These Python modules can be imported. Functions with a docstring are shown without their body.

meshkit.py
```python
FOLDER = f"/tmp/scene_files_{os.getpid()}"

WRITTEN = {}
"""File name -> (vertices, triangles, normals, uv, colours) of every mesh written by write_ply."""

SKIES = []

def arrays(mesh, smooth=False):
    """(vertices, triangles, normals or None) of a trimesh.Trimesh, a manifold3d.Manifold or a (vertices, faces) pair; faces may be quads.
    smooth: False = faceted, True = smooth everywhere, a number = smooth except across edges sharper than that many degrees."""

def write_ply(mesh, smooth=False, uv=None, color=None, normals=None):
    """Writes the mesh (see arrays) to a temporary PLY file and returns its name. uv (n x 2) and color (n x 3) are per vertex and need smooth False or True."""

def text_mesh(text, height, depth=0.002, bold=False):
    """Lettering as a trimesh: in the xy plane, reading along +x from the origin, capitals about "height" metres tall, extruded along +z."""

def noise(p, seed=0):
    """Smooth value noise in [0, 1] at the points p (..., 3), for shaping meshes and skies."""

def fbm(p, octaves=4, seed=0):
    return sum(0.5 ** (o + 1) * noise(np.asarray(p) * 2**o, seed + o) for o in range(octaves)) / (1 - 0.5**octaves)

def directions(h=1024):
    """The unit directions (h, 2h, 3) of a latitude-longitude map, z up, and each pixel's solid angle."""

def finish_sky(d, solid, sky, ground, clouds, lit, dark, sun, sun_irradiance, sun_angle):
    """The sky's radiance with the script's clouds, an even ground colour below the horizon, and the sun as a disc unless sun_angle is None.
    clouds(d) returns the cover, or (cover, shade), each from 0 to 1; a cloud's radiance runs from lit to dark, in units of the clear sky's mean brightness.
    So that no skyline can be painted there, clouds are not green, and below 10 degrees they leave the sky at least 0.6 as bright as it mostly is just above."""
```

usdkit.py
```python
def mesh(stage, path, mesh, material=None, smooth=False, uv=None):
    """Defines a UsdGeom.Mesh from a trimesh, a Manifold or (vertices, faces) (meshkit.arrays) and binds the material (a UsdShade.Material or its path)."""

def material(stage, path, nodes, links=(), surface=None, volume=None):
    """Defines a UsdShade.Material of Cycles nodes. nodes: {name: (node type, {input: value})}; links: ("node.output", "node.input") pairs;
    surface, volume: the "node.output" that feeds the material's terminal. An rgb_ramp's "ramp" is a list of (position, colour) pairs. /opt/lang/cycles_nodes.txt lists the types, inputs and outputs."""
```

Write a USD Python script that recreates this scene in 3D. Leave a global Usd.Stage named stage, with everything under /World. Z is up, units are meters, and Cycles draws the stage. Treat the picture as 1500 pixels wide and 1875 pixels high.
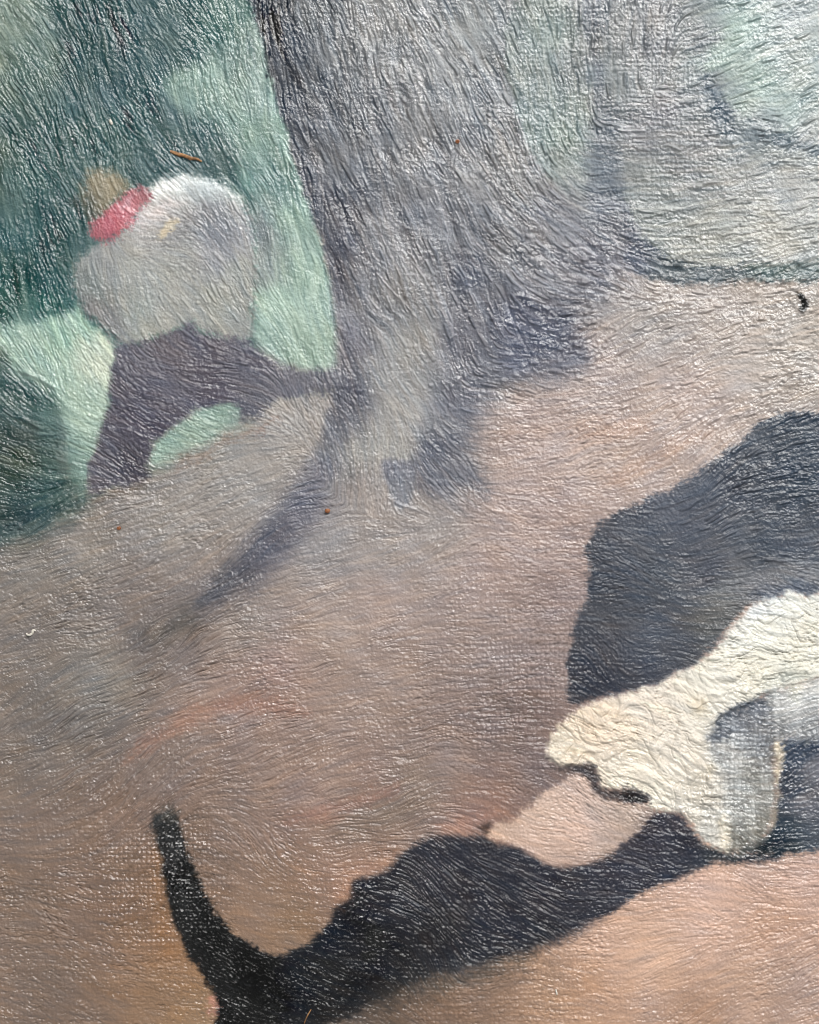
import math
import numpy as np
from scipy import ndimage as ndi
import trimesh
import usdkit
from pxr import Usd, UsdGeom, UsdLux, Gf, Sdf, Vt, UsdShade

stage = Usd.Stage.CreateInMemory()
UsdGeom.SetStageUpAxis(stage, UsdGeom.Tokens.z)
UsdGeom.SetStageMetersPerUnit(stage, 1.0)
UsdGeom.Xform.Define(stage, '/World')
UsdGeom.Scope.Define(stage, '/World/Looks')

# ------------------------------------------------------------------ camera, lamps, exposure
PX = 0.115 / 1500.0          # metres of canvas per unit of the layout grid (1500 x 1875 in view)
ZTOP = 0.010                 # height of the painted face above the table
DIST = 0.30
cam = UsdGeom.Camera.Define(stage, '/World/camera')
cam.AddTranslateOp().Set(Gf.Vec3d(0, 0, ZTOP + DIST))
cam.CreateHorizontalApertureAttr(36.0)
cam.CreateVerticalApertureAttr(45.0)
cam.CreateFocalLengthAttr(36.0 * DIST / 0.115)
cam.CreateClippingRangeAttr(Gf.Vec2f(0.01, 50))
cam.CreateExposureAttr(0.0)


def rect_lamp(name, azimuth, off, dist, w, h, power, color):
    """A soft rectangular lamp aimed at the painting; azimuth from the picture's top towards its right, off = degrees from the face's normal."""
    a, o = math.radians(azimuth), math.radians(off)
    d = np.array([math.sin(o) * math.sin(a), math.sin(o) * math.cos(a), math.cos(o)])
    z = d
    x = np.cross([0, 0, 1.0], z); x /= np.linalg.norm(x)
    y = np.cross(z, x)
    m = np.eye(4); m[0, :3], m[1, :3], m[2, :3], m[3, :3] = x, y, z, d * dist + [0, 0, ZTOP]
    L = UsdLux.RectLight.Define(stage, '/World/' + name)
    L.CreateWidthAttr(w); L.CreateHeightAttr(h); L.CreateIntensityAttr(power); L.CreateColorAttr(Gf.Vec3f(*color))
    L.AddTransformOp().Set(Gf.Matrix4d(m.tolist()))
    return L


rect_lamp('window_lamp', 26, 39, 2.2, 1.10, 1.00, 19.4, (1.0, 0.985, 0.96))
rect_lamp('room_lamp', 215, 62, 1.6, 1.7, 1.3, 1.0, (0.95, 0.98, 1.0))
# how those lamps read: linear picture value = GAIN * pigment + VEIL (even gloss of the varnish)
SAT, LIFT = .83, 3.5
GAIN, VEIL_TOP, VEIL_BOTTOM = 1.0, 0.090, 0.024


# ------------------------------------------------------------------ helpers
def tag(p, label=None, cat=None, group=None, kind=None):
    p = p.GetPrim() if hasattr(p, 'GetPrim') else p
    for k, v in (('label', label), ('category', cat), ('group', group), ('kind', kind)):
        if v:
            p.SetCustomDataByKey(k, v)
    return p


STEP = 1.46
MX, MY = 42, 42
gx = np.arange(-MX, 1500 + MX + STEP, STEP)
gy = np.arange(-MY, 1875 + MY + STEP, STEP)
X, Y = np.meshgrid(gx, gy)
H, W = X.shape
rng = np.random.default_rng(7)


def gnoise(sx, sy=None, seed=0):
    """Gaussian-smoothed white noise, unit variance, sigmas in layout units."""
    sy = sx if sy is None else sy
    r = np.random.default_rng(seed + 101)
    k = max(1, int(min(sx, sy) / (3 * STEP)))
    h, w = H // k + 4, W // k + 4
    n = ndi.gaussian_filter(r.standard_normal((h, w)).astype(np.float32), (sy / STEP / k, sx / STEP / k), mode='wrap')
    n /= n.std()
    if k > 1:
        n = ndi.map_coordinates(n, [np.arange(H)[:, None] / k + np.zeros((1, W)), np.arange(W)[None] / k + np.zeros((H, 1))], order=1)
    return n[:H, :W].astype(np.float32)


LX, LY = np.meshgrid(np.arange(-MX - 30, 1500 + MX + 36, 6.0), np.arange(-MY - 30, 1875 + MY + 36, 6.0))


def shepard(pts, lx, ly, power=3.2, soft=14.0):
    """Smooth interpolation of (x, y, values...) control points."""
    pts = np.asarray(pts, float)
    num, den = 0, 0
    for p in pts:
        w = ((lx - p[0]) ** 2 + (ly - p[1]) ** 2 + soft * soft) ** (-power / 2)
        num = num + w[..., None] * p[2:]
        den = den + w
    return num / den[..., None]


def at_full(low, wx=0, wy=0):
    """Samples a low-resolution field (LX, LY grid) on the full grid, coordinates shifted by wx, wy."""
    c = [((Y + wy) - LY[0, 0]) / 6.0, ((X + wx) - LX[0, 0]) / 6.0]
    if low.ndim == 2:
        return ndi.map_coordinates(low, c, order=1, mode='nearest')
    return np.stack([ndi.map_coordinates(low[..., k], c, order=1, mode='nearest') for k in range(low.shape[2])], -1)


def field(pts, wx=0, wy=0, **kw):
    return at_full(shepard(pts, LX, LY, **kw), wx, wy)


def curve(pts, closed=True, n=6):
    p = np.asarray(pts, float)
    if closed:
        q = np.vstack([p[-1], p, p[0], p[1]])
    else:
        q = np.vstack([2 * p[0] - p[1], p, 2 * p[-1] - p[-2]])
    out = []
    for i in range(len(q) - 3):
        a, b, c, d = q[i:i + 4]
        for t in np.arange(n) / n:
            out.append(0.5 * (2 * b + (c - a) * t + (2 * a - 5 * b + 4 * c - d) * t * t + (3 * b - a - 3 * c + d) * t ** 3))
    if not closed:
        out.append(p[-1])
    return np.array(out)


def sdf(poly, wx, wy, pad=70, smooth=True):
    """Signed distance (negative inside) to an outline, +pad away from it."""
    p = curve(poly, n=4) if smooth else np.asarray(poly, float)
    out = np.full((H, W), float(pad))
    i0, i1 = np.searchsorted(gy, [p[:, 1].min() - pad, p[:, 1].max() + pad])
    j0, j1 = np.searchsorted(gx, [p[:, 0].min() - pad, p[:, 0].max() + pad])
    s = (slice(i0, i1), slice(j0, j1))
    x, y = (X[s] + wx[s]).astype(np.float32), (Y[s] + wy[s]).astype(np.float32)
    d2, inside = np.full(x.shape, 1e9, np.float32), np.zeros(x.shape, bool)
    for (ax, ay), (bx, by) in zip(p, np.roll(p, -1, 0)):
        ex, ey = bx - ax, by - ay
        l2 = ex * ex + ey * ey
        if l2 < 1e-9:
            continue
        t = np.clip(((x - ax) * ex + (y - ay) * ey) / l2, 0, 1)
        d2 = np.minimum(d2, (x - ax - t * ex) ** 2 + (y - ay - t * ey) ** 2)
        if ay != by:
            inside ^= ((ay > y) != (by > y)) & (x < ex * (y - ay) / ey + ax)
    d = np.sqrt(d2)
    out[s] = np.minimum(np.where(inside, -d, d), pad)
    return out


def line_sdf(pts, wx, wy, pad=14):
    """Window of the grid round an open curve, with the distance to it and the position 0..1 along it."""
    p = curve(pts, closed=False, n=5)
    seg = np.r_[0, np.cumsum(np.linalg.norm(np.diff(p, axis=0), axis=1))]
    i0, i1 = np.searchsorted(gy, [p[:, 1].min() - pad, p[:, 1].max() + pad])
    j0, j1 = np.searchsorted(gx, [p[:, 0].min() - pad, p[:, 0].max() + pad])
    s = (slice(i0, i1), slice(j0, j1))
    x, y = X[s] + wx[s], Y[s] + wy[s]
    b, al = np.full(x.shape, float(pad)), np.zeros(x.shape)
    for k in range(len(p) - 1):
        a, e = p[k], p[k + 1] - p[k]
        l2 = e @ e + 1e-9
        t = np.clip(((x - a[0]) * e[0] + (y - a[1]) * e[1]) / l2, 0, 1)
        d = np.hypot(x - a[0] - t * e[0], y - a[1] - t * e[1])
        m = d < b
        b[m] = d[m]; al[m] = ((seg[k] + t * (seg[k + 1] - seg[k])) / seg[-1])[m]
    return s, b, al


def sstep(a, b, x):
    t = np.clip((x - a) / (b - a), 0, 1)
    return t * t * (3 - 2 * t)


# ------------------------------------------------------------------ brush direction, stroke relief
ANG = [(100,100,62),(300,100,58),(200,250,65),(400,200,70),(60,400,80),(120,500,85),(350,300,60),(450,300,70),(560,480,80),(500,60,78),(540,200,76),
(700,100,75),(650,300,72),(800,300,70),(850,150,65),(900,400,62),(1000,150,85),(1150,100,88),(1200,250,0),(1250,330,0),(1400,100,-20),(1450,200,-30),
(1350,150,-18),(1400,230,10),(1300,400,-5),(1450,420,-12),(1000,450,35),(1150,500,15),(1450,600,-12),(1300,650,-15),(1150,620,-30),(700,500,66),
(620,650,75),(750,700,60),(850,600,80),(680,850,80),(850,870,55),(950,700,0),(300,450,15),(300,560,60),(400,550,62),(180,520,80),(100,620,60),
(180,680,50),(60,850,15),(100,930,-20),(300,700,15),(230,830,30),(400,700,5),(350,900,-20),(200,1000,-25),(500,950,-20),(450,1030,-35),(600,1050,-15),
(100,1150,-22),(300,1200,-28),(100,1350,-30),(250,1350,-25),(350,1290,-15),(100,1450,-25),(220,1480,-38),(300,1420,-35),(450,1350,-12),(600,1200,-10),
(700,1100,-18),(850,1050,-15),(900,850,-15),(1050,750,-12),(1200,800,-30),(1000,1000,10),(1000,1150,0),(700,1350,-8),(550,1450,-20),(480,1550,40),
(560,1600,10),(650,1560,-10),(750,1480,-28),(600,1480,-20),(850,1430,-5),(950,1350,0),(100,1600,10),(100,1750,15),(250,1700,0),(200,1800,30),
(300,1850,0),(420,1760,30),(350,1650,5),(700,1650,22),(800,1600,40),(900,1600,28),(1000,1640,30),(800,1750,55),(600,1780,15),(1100,1600,12),
(1200,1540,14),(1250,1580,5),(1100,1700,-15),(1250,1650,-15),(1300,1690,5),(1450,1650,-5),(1300,1750,-12),(1450,1800,-25),(1350,1850,-30),
(1100,1800,0),(900,1830,-10),(1150,1000,15),(1250,950,-25),(1400,900,-18),(1450,820,-22),(1300,830,-30),(1150,1100,0),(1120,1200,45),(1250,1180,-5),
(1200,1240,-10),(1350,1030,-10),(1450,1130,25),(1400,1180,10),(1300,1210,-5),(1400,1230,-35),(1340,1260,30),(1250,1290,35),(1200,1300,20),
(1100,1320,25),(1050,1360,5),(1180,1400,20),(1260,1400,40),(1220,1450,25),(1270,1490,20),(1050,1500,20),(1100,1450,35),(1370,1430,0),(1380,1520,25),
(1460,1280,-15),(1460,1420,-30),(1450,1530,-10)]
wob = gnoise(26, seed=1)
wob2 = gnoise(7, seed=2)
tmp = field([(a, b, math.cos(2 * math.radians(c)), math.sin(2 * math.radians(c))) for a, b, c in ANG], power=3.0, soft=25)
theta = 0.5 * np.arctan2(tmp[..., 1], tmp[..., 0]) + 0.12 * wob + 0.07 * wob2
VX, VY = np.cos(theta).astype(np.float32), np.sin(theta).astype(np.float32)


def streaks(noise, length, n, DX=None, DY=None):
    """Noise smeared along the brush direction (line integral convolution), unit variance; length in layout units, to each side."""
    acc = noise.astype(np.float32).copy()
    VX, VY = (globals()['VX'], globals()['VY']) if DX is None else (DX, DY)
    ii, jj = np.mgrid[0:H, 0:W].astype(np.float32)
    for sgn in (1, -1):
        y, x = ii.copy(), jj.copy()
        px, py = sgn * VX, sgn * VY
        for k in range(1, n + 1):
            st = length / n / STEP
            x += px * st; y += py * st
            yi, xi = np.clip(np.rint(y).astype(np.int32), 0, H - 1), np.clip(np.rint(x).astype(np.int32), 0, W - 1)
            vx, vy = VX[yi, xi], VY[yi, xi]
            flip = np.where(vx * px + vy * py < 0, -1, 1).astype(np.float32)
            px, py = vx * flip, vy * flip
            acc += noise[np.clip(np.rint(y).astype(np.int32), 0, H - 1), np.clip(np.rint(x).astype(np.int32), 0, W - 1)] * np.float32(math.cos(0.5 * math.pi * k / (n + 1)))
    acc -= ndi.gaussian_filter(acc, 14)
    return acc / acc.std()


fine = streaks(gnoise(.6, seed=11), 14, 9)
fine_b = streaks(gnoise(.8, seed=12), 3.2, 2)
streak = streaks(gnoise(3.2, seed=17), 60, 14)
broad = streaks(gnoise(2.6, seed=13), 34, 12)
tint = streaks(gnoise(2.2, seed=14), 30, 9)
grain = gnoise(1.2, seed=15)
lump = gnoise(5.0, seed=16)

px_ = X + 1.4 * gnoise(30, seed=41) + .5 * gnoise(5, seed=42)
py_ = Y + 1.4 * gnoise(30, seed=43) + .5 * gnoise(5, seed=44)
u, v = px_ / 8.4, py_ / 8.2
chk = np.sign(np.sin(np.pi * u) * np.sin(np.pi * v))
weave = np.where(chk > 0, np.abs(np.sin(np.pi * v)) * (0.6 + 0.4 * np.abs(np.sin(np.pi * u))), 0.75 * np.abs(np.sin(np.pi * u)) * (0.5 + 0.5 * np.abs(np.sin(np.pi * v))))
BREAK = 1.1 * fine_b + .8 * fine + 3.0 * (weave - .5) + 1.0 * gnoise(2.5, seed=29)     # dry paint catches on the ridges
# ------------------------------------------------------------------ the picture: colours as they read in daylight, laid down coat by coat
wx = 5.0 * gnoise(22, seed=21) + 2.2 * gnoise(6, seed=22) + 1.6 * VX * tint * 2
wy = 5.0 * gnoise(22, seed=23) + 2.2 * gnoise(6, seed=24) + 1.6 * VY * tint * 2
ewx = 1.1 * gnoise(9, seed=25) + .3 * VX * fine_b + 0.35 * gnoise(2.5, seed=26)
ewy = 1.1 * gnoise(9, seed=27) + .3 * VY * fine_b + 0.35 * gnoise(2.5, seed=28)

GROUND = [(1200,600,168,163,158),(1350,620,184,174,164),(1450,620,185,178,168),(1100,720,180,165,158),(1250,720,190,171,160),(1000,800,178,158,149),(900,900,178,157,147),
(1100,820,187,166,153),(800,960,155,150,146),(700,1000,160,153,147),(600,1000,146,144,144),(700,1100,172,151,139),(900,1050,172,150,140),(600,1150,166,147,133),
(450,1150,150,140,131),(900,1200,155,138,130),(700,1250,160,140,127),(500,1230,168,137,122),(350,1300,152,130,115),(430,1270,160,134,120),(600,1350,160,138,124),(800,1400,144,125,115),
(900,1330,140,122,115),(1000,1200,150,133,128),(980,1300,135,115,108),(990,1420,120,104,100),(700,1480,128,115,100),(640,1520,130,114,98),(580,1480,150,124,110),(520,1520,144,118,103),(680,1430,155,128,116),(760,1440,140,124,108),
(500,1590,138,114,95),(480,1650,150,120,92),(600,1600,156,122,98),(640,1590,168,130,106),(700,1575,158,124,100),(540,1690,140,110,78),(860,1500,150,118,102),(900,1480,150,115,98),(300,1400,130,115,105),(150,1000,146,141,133),
(300,950,150,147,142),(100,1150,136,126,115),(250,1100,140,130,122),(100,1280,128,122,114),(150,1255,136,134,127),(200,1240,134,131,123),(85,1315,112,106,100),(140,1300,118,112,105),(30,1250,132,122,111),(50,1400,134,122,110),(100,1500,130,112,98),(50,1650,128,108,90),
(200,1650,136,108,86),(265,1600,142,112,86),(290,1640,150,112,78),(305,1725,162,118,76),(330,1780,160,118,74),(100,1800,124,105,88),(300,1800,140,112,82),(370,1840,152,122,86),(230,1520,138,115,98),(380,1560,140,118,102),(380,1680,146,116,90),
(1300,1600,206,166,142),(1450,1620,196,160,140),(1100,1720,198,158,130),(1300,1700,206,166,140),(1200,1750,204,163,131),(1000,1800,184,146,112),(1080,1800,190,145,108),
(1290,1855,168,130,100),(1350,1800,182,146,118),(1450,1800,172,142,122),(800,1850,135,106,80),(900,1800,140,112,88),(700,1868,105,88,72),(1420,1700,200,155,122),(1400,1560,185,155,138),(450,880,152,150,146),(400,800,150,150,145),(540,780,158,155,150),(560,900,148,146,144),
(320,1160,118,108,102),(280,1180,122,112,104),(60,1010,132,128,120),(200,1585,134,112,94),(150,1700,130,108,90),(240,1720,142,112,86),(430,1480,138,118,104),(350,1450,132,112,100),(1010,950,170,148,138),(1020,1100,155,136,130)]
GROUND = [(x, y, *(lambda m: (m + .96 * (r - m) + 3 + lr, m + .86 * (gg - m) + 1 + lr, m + .83 * (b - m) + 2 + lr))((r + gg + b) / 3)) for x, y, r, gg, b in GROUND for lr in [8 if x > 1000 and y > 1500 else 0]]
g = field(GROUND, .4 * wx, .4 * wy, soft=46)
COL = g.copy()
LAB = np.full((H, W), 0, np.int16)
NAMES = ['hillside']
THICK = np.zeros((H, W))


def key(n):
    return [i for i, x in enumerate(NAMES) if x == n]


def add_label(name):
    NAMES.append(name)
    return len(NAMES) - 1


def coat(name, poly, cols, soft=4.0, edge=1.0, thick=0.0, lip=0.0, opacity=1.0, label=True, smooth=True, sh=18, grow=0.0, warp=1.0):
    """One passage of paint: an outline with its own colours, edge softness (layout units) and thickness (mm)."""
    global COL, THICK
    d = sdf(poly, ewx * edge, ewy * edge, smooth=smooth) - grow
    d = d + BREAK * .75 * edge * (np.abs(d) < 40)
    soft = soft * 1.5 + 1
    a = sstep(soft, -soft, d) * opacity
    c = field(cols, wx * warp, wy * warp, soft=sh) if len(cols) > 1 else np.broadcast_to(np.array(cols[0][2:], float), COL.shape)
    COL = COL * (1 - a[..., None]) + c * a[..., None]
    THICK = THICK + thick * a + lip * np.exp(-((d + 3) / 3.5) ** 2)
    if label:
        LAB[d < 0] = add_label(name) if name not in NAMES else NAMES.index(name)
    return d, a


# -- behind the trees: dark foliage and pale clearings
FOL = [(30,40,128,146,136),(50,90,112,136,130),(150,60,72,100,104),(250,120,82,112,116),(60,250,84,113,112),(230,230,74,110,112),(100,400,72,103,104),(60,500,60,94,94),(110,520,66,106,106),
(10,300,100,115,100),(8,500,88,98,86),(8,700,90,108,98),(300,290,80,110,112),(400,300,88,116,118),(200,150,78,106,110),(300,180,84,114,118),(370,140,140,176,162),(330,160,128,165,152),(440,100,128,158,150),(420,50,108,142,136),(300,40,84,112,114),
(400,190,140,174,162),(450,250,128,168,154),(480,330,112,152,144),(470,60,140,168,160),(490,160,150,180,170),(540,400,138,178,162),(560,500,148,187,168),(500,560,160,198,178),(570,640,150,185,165),(500,630,155,190,172),(480,430,126,140,146),(470,480,136,150,152),
(60,620,156,194,174),(130,600,176,208,186),(120,560,120,160,148),(185,670,204,214,184),(170,640,196,214,188),(100,680,166,202,178),(150,750,164,200,178),(140,850,122,162,148),(30,640,150,190,170),
(350,820,148,186,165),(300,840,146,182,164),(410,760,148,184,166),(150,920,120,150,138),(40,580,110,150,138),(110,450,70,104,106),(480,380,92,122,122),(430,330,86,114,116),(350,310,84,112,115),(240,60,76,104,108),(160,310,84,114,112)]
greyer = lambda pts, k: [(x, y, *((1 - k) * (r + gg + b) / 3 + k * np.array([r, gg, b]))) for x, y, r, gg, b in pts]
FOL = greyer(FOL, .82)
FOLD = [p for p in FOL if p[2] < 118 and p[0] > 20] + [(-40,300,104,112,96),(-40,600,96,100,88),(-30,100,120,136,122),(30,40,128,146,136),(50,90,108,134,128),(45,330,80,110,110),(45,430,72,104,104),(30,560,62,96,94),(500,500,110,150,138),(480,330,112,152,144),(100,570,70,112,108),(400,800,150,155,146),(300,862,140,145,136),(520,733,150,150,146),(200,905,130,132,124)]
FOLP = [p for p in greyer(FOL, .88) if p[2] >= 118] + [(110,615,150,190,170),(150,590,140,180,162)]
coat('foliage', [(-80,-80),(478,-80),(480,60),(505,150),(530,260),(565,370),(590,460),(612,560),(618,640),(612,718),(560,726),(500,740),(440,777),(360,830),(270,870),(180,912),(110,955),(60,980),(0,988),(-80,1000)],
     FOLD, soft=4, edge=1.4, sh=20)
coat('clearing', [(-80,600),(20,592),(70,590),(120,572),(140,555),(165,590),(200,615),(214,645),(203,700),(190,760),(172,830),(160,900),(150,915),(125,870),(120,800),(100,735),(70,705),(30,690),(5,640),(-80,640)],
     FOLP, soft=6, edge=1.4, sh=20)
coat('clearing_001', [(300,150),(360,115),(420,80),(478,40),(490,130),(510,200),(532,270),(565,370),(590,460),(612,560),(616,640),(605,672),(560,676),(500,650),(466,600),(466,430),(468,350),(450,300),(400,230),(330,200)],
     FOLP, soft=np.where(Y < 330, 12, 8), edge=1.4, sh=20)
BUSH = [(50,740,78,104,104),(40,790,74,88,86),(40,850,76,88,78),(80,900,74,98,96),(30,960,62,82,86),(90,760,80,112,110),(110,860,70,96,92),(90,955,66,88,90)]
coat('bush', [(-80,690),(20,688),(60,702),(95,730),(112,790),(120,860),(150,915),(150,930),(110,955),(60,980),(0,990),(-80,1000)], BUSH, soft=24, edge=2)

coat('', [(466,-60),(480,-60),(484,60),(508,160),(536,280),(524,290),(498,190),(474,90)], [(480,60,186,212,202),(515,220,170,204,190)], soft=6, edge=2.5, opacity=.55, label=False)
# -- the right background
SKY = [(950,60,140,155,156),(1000,60,150,170,165),(1040,200,150,168,165),(1020,250,144,168,162),(1000,300,140,155,154),(1060,120,140,150,152),(1100,40,140,146,150),(1200,80,154,157,162),(1220,200,148,149,156),(1200,20,150,152,156),(1180,250,142,145,152),(1290,60,140,146,152),
(1340,60,164,196,185),(1400,150,166,196,188),(1450,100,170,186,186),(1460,40,172,184,186),(1450,200,165,190,185),(1320,110,158,188,178),(1350,200,150,178,170),(1320,220,130,138,148),(1300,160,140,148,154),(1340,260,150,158,160),(1200,330,144,154,154),(1350,330,166,168,165),(1450,330,172,174,172),(1300,430,165,168,160),
(1420,430,180,180,172),(1200,420,150,158,154),(1160,380,140,150,150),(1480,250,165,172,172),(1400,240,150,160,164),(1240,300,146,150,152),(1280,260,146,150,154),(1000,420,140,141,143),(1150,330,125,136,142)]
SKY = greyer([(x, y, *(np.array(c) - (7 if 930 < x < 1260 and y < 320 else 0))) for x, y, *c in SKY], .7)
coat('clearing_002', [(930,-80),(1600,-80),(1600,520),(1500,490),(1380,500),(1250,490),(1170,470),(1090,455),(1010,410),(950,340),(910,200),(905,80)], SKY, soft=4, edge=1.4, sh=20)

# -- great tree
TREE = [(500,60,74,80,92),(490,20,78,84,94),(510,130,76,82,94),(540,100,88,94,106),(600,100,120,125,132),(560,30,110,116,122),(700,80,137,140,144),(700,20,142,144,147),(800,100,140,143,148),(850,150,142,146,152),(880,60,140,146,150),(560,250,100,105,116),(530,180,92,98,110),(590,380,96,99,112),(650,300,112,116,126),(640,200,112,117,126),
(750,250,126,129,136),(850,300,134,136,142),(620,450,98,100,114),(600,520,94,96,112),(700,450,130,131,138),(760,500,137,136,140),(850,500,98,103,120),(850,420,112,117,130),(800,400,118,121,132),(640,620,108,108,123),(690,560,125,126,134),(750,620,150,149,148),(850,620,112,114,130),(640,720,98,99,115),
(610,760,108,110,124),(730,760,157,154,152),(720,840,160,158,155),(850,740,108,111,128),(790,830,104,108,122),(850,860,112,115,126),(580,850,124,125,135),(540,940,110,112,122),(500,1000,98,100,111),(400,1080,94,97,105),(450,1040,90,93,102),(700,700,150,148,147),(730,890,130,131,138),(660,850,150,149,148),(810,300,120,124,134),
(950,300,141,141,143),(900,200,130,135,142),(920,100,118,126,134),(950,560,108,110,125),(1000,500,130,132,144),(1010,650,112,114,128),(1050,560,118,120,134),(1000,420,140,141,143),(960,450,118,122,132),(930,640,104,108,124),(1020,600,105,108,124),(960,740,138,138,144),(1080,500,126,126,138),(1100,560,140,137,143)]
TREE = greyer(TREE, .76)
TREE = [(x, y, *(np.array([r + 5, gg + 5, b + 4]) + .28 * ((r + gg + b) / 3 - 126))) for x, y, r, gg, b in TREE]
coat('tree_trunk', [(484,-80),(940,-80),(925,60),(935,160),(960,260),(1010,330),(1060,400),(1140,480),(1130,560),(1060,610),(1070,660),(1010,690),(950,710),(890,760),(870,810),(880,880),(840,905),(770,880),(740,920),(700,880),(690,830),(640,860),(580,920),(545,960),(500,1010),(450,1060),(380,1105),(352,1110),(400,1060),(455,1010),(500,960),(540,890),(580,810),(600,750),(612,690),(617,600),(600,490),(575,400),(545,310),(520,230),(500,160),(482,80)],
     TREE, soft=4 + 26 * sstep(560, 760, X) * sstep(380, 560, Y) + 12 * sstep(780, 900, Y) * (X > 400), edge=1.6, sh=20)
coat('tree_root', [(345,1110),(392,1052),(447,1000),(497,948),(540,890),(590,850),(655,858),(615,920),(560,978),(515,1034),(462,1084),(390,1118),(350,1150),(300,1165),(270,1170),(320,1140)],
     [(400,1080,92,93,104),(500,1000,97,97,110),(560,930,113,112,125),(300,1160,118,112,106)], soft=20, edge=2, opacity=.8)
coat('', [(352,1112),(330,1105),(300,1140),(240,1160),(260,1175),(310,1165),(345,1150)], [(300,1150,96,92,90)], soft=16, edge=2, opacity=.6, label=False)
# pale gap in the trunk's foot
coat('', [(690,520),(770,520),(800,620),(790,700),(760,780),(740,835),(680,850),(640,880),(600,900),(650,820),(700,740),(715,650)],
     [(730,540,138,138,140),(760,620,150,149,148),(720,760,158,155,152),(690,840,160,158,154)], soft=22, edge=2, opacity=.8, label=False)
coat('', [(700,845),(760,850),(765,870),(745,925),(730,928),(710,895)], [(720,860,120,122,134),(735,900,132,134,142)], soft=5, edge=1, label=False)
coat('', [(760,840),(800,800),(850,800),(868,850),(890,905),(850,890),(810,900),(770,895)], [(810,850,100,104,118)], soft=14, edge=2, opacity=.75, label=False)
# -- second trunk and its low branch
coat('tree_trunk_001', [(1050,-80),(1130,-80),(1098,60),(1108,150),(1128,220),(1140,300),(1145,370),(1175,430),(1230,470),(1300,490),(1400,486),(1500,478),(1600,470),(1600,508),(1480,514),(1400,512),(1330,520),(1230,518),(1160,500),(1110,450),(1080,400),(1075,300),(1082,220),(1085,130),(1070,50)],
     [(1085,40,124,130,138),(1100,150,118,124,134),(1110,240,112,120,130),(1105,300,108,118,130),(1115,380,114,122,134),(1150,450,104,110,124),(1250,500,98,108,114),(1330,505,104,114,120),(1420,490,108,126,126),(1480,500,112,126,126)], soft=np.where(X > 1140, 5, 11), edge=2, opacity=.78 + .17 * sstep(1100, 1180, X))
coat('', [(1290,140),(1310,150),(1340,220),(1345,260),(1325,250),(1305,200)], [(1320,200,96,110,122)], soft=9, edge=2, opacity=.9, label=False)
coat('', [(1330,238),(1400,232),(1470,258),(1560,285),(1560,305),(1460,280),(1400,262),(1350,268)], [(1400,250,116,130,140)], soft=9, edge=2.5, opacity=.8, label=False)
coat('', [(1020,340),(1090,370),(1150,440),(1120,500),(1030,480),(960,420)], [(1050,430,122,125,138)], soft=24, edge=2, opacity=.55, label=False)
coat('', [(910,570),(1000,560),(1060,610),(1072,655),(1010,690),(930,690)], [(960,640,104,108,126),(1030,650,104,107,122)], soft=18, edge=2, opacity=.7, label=False)

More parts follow.
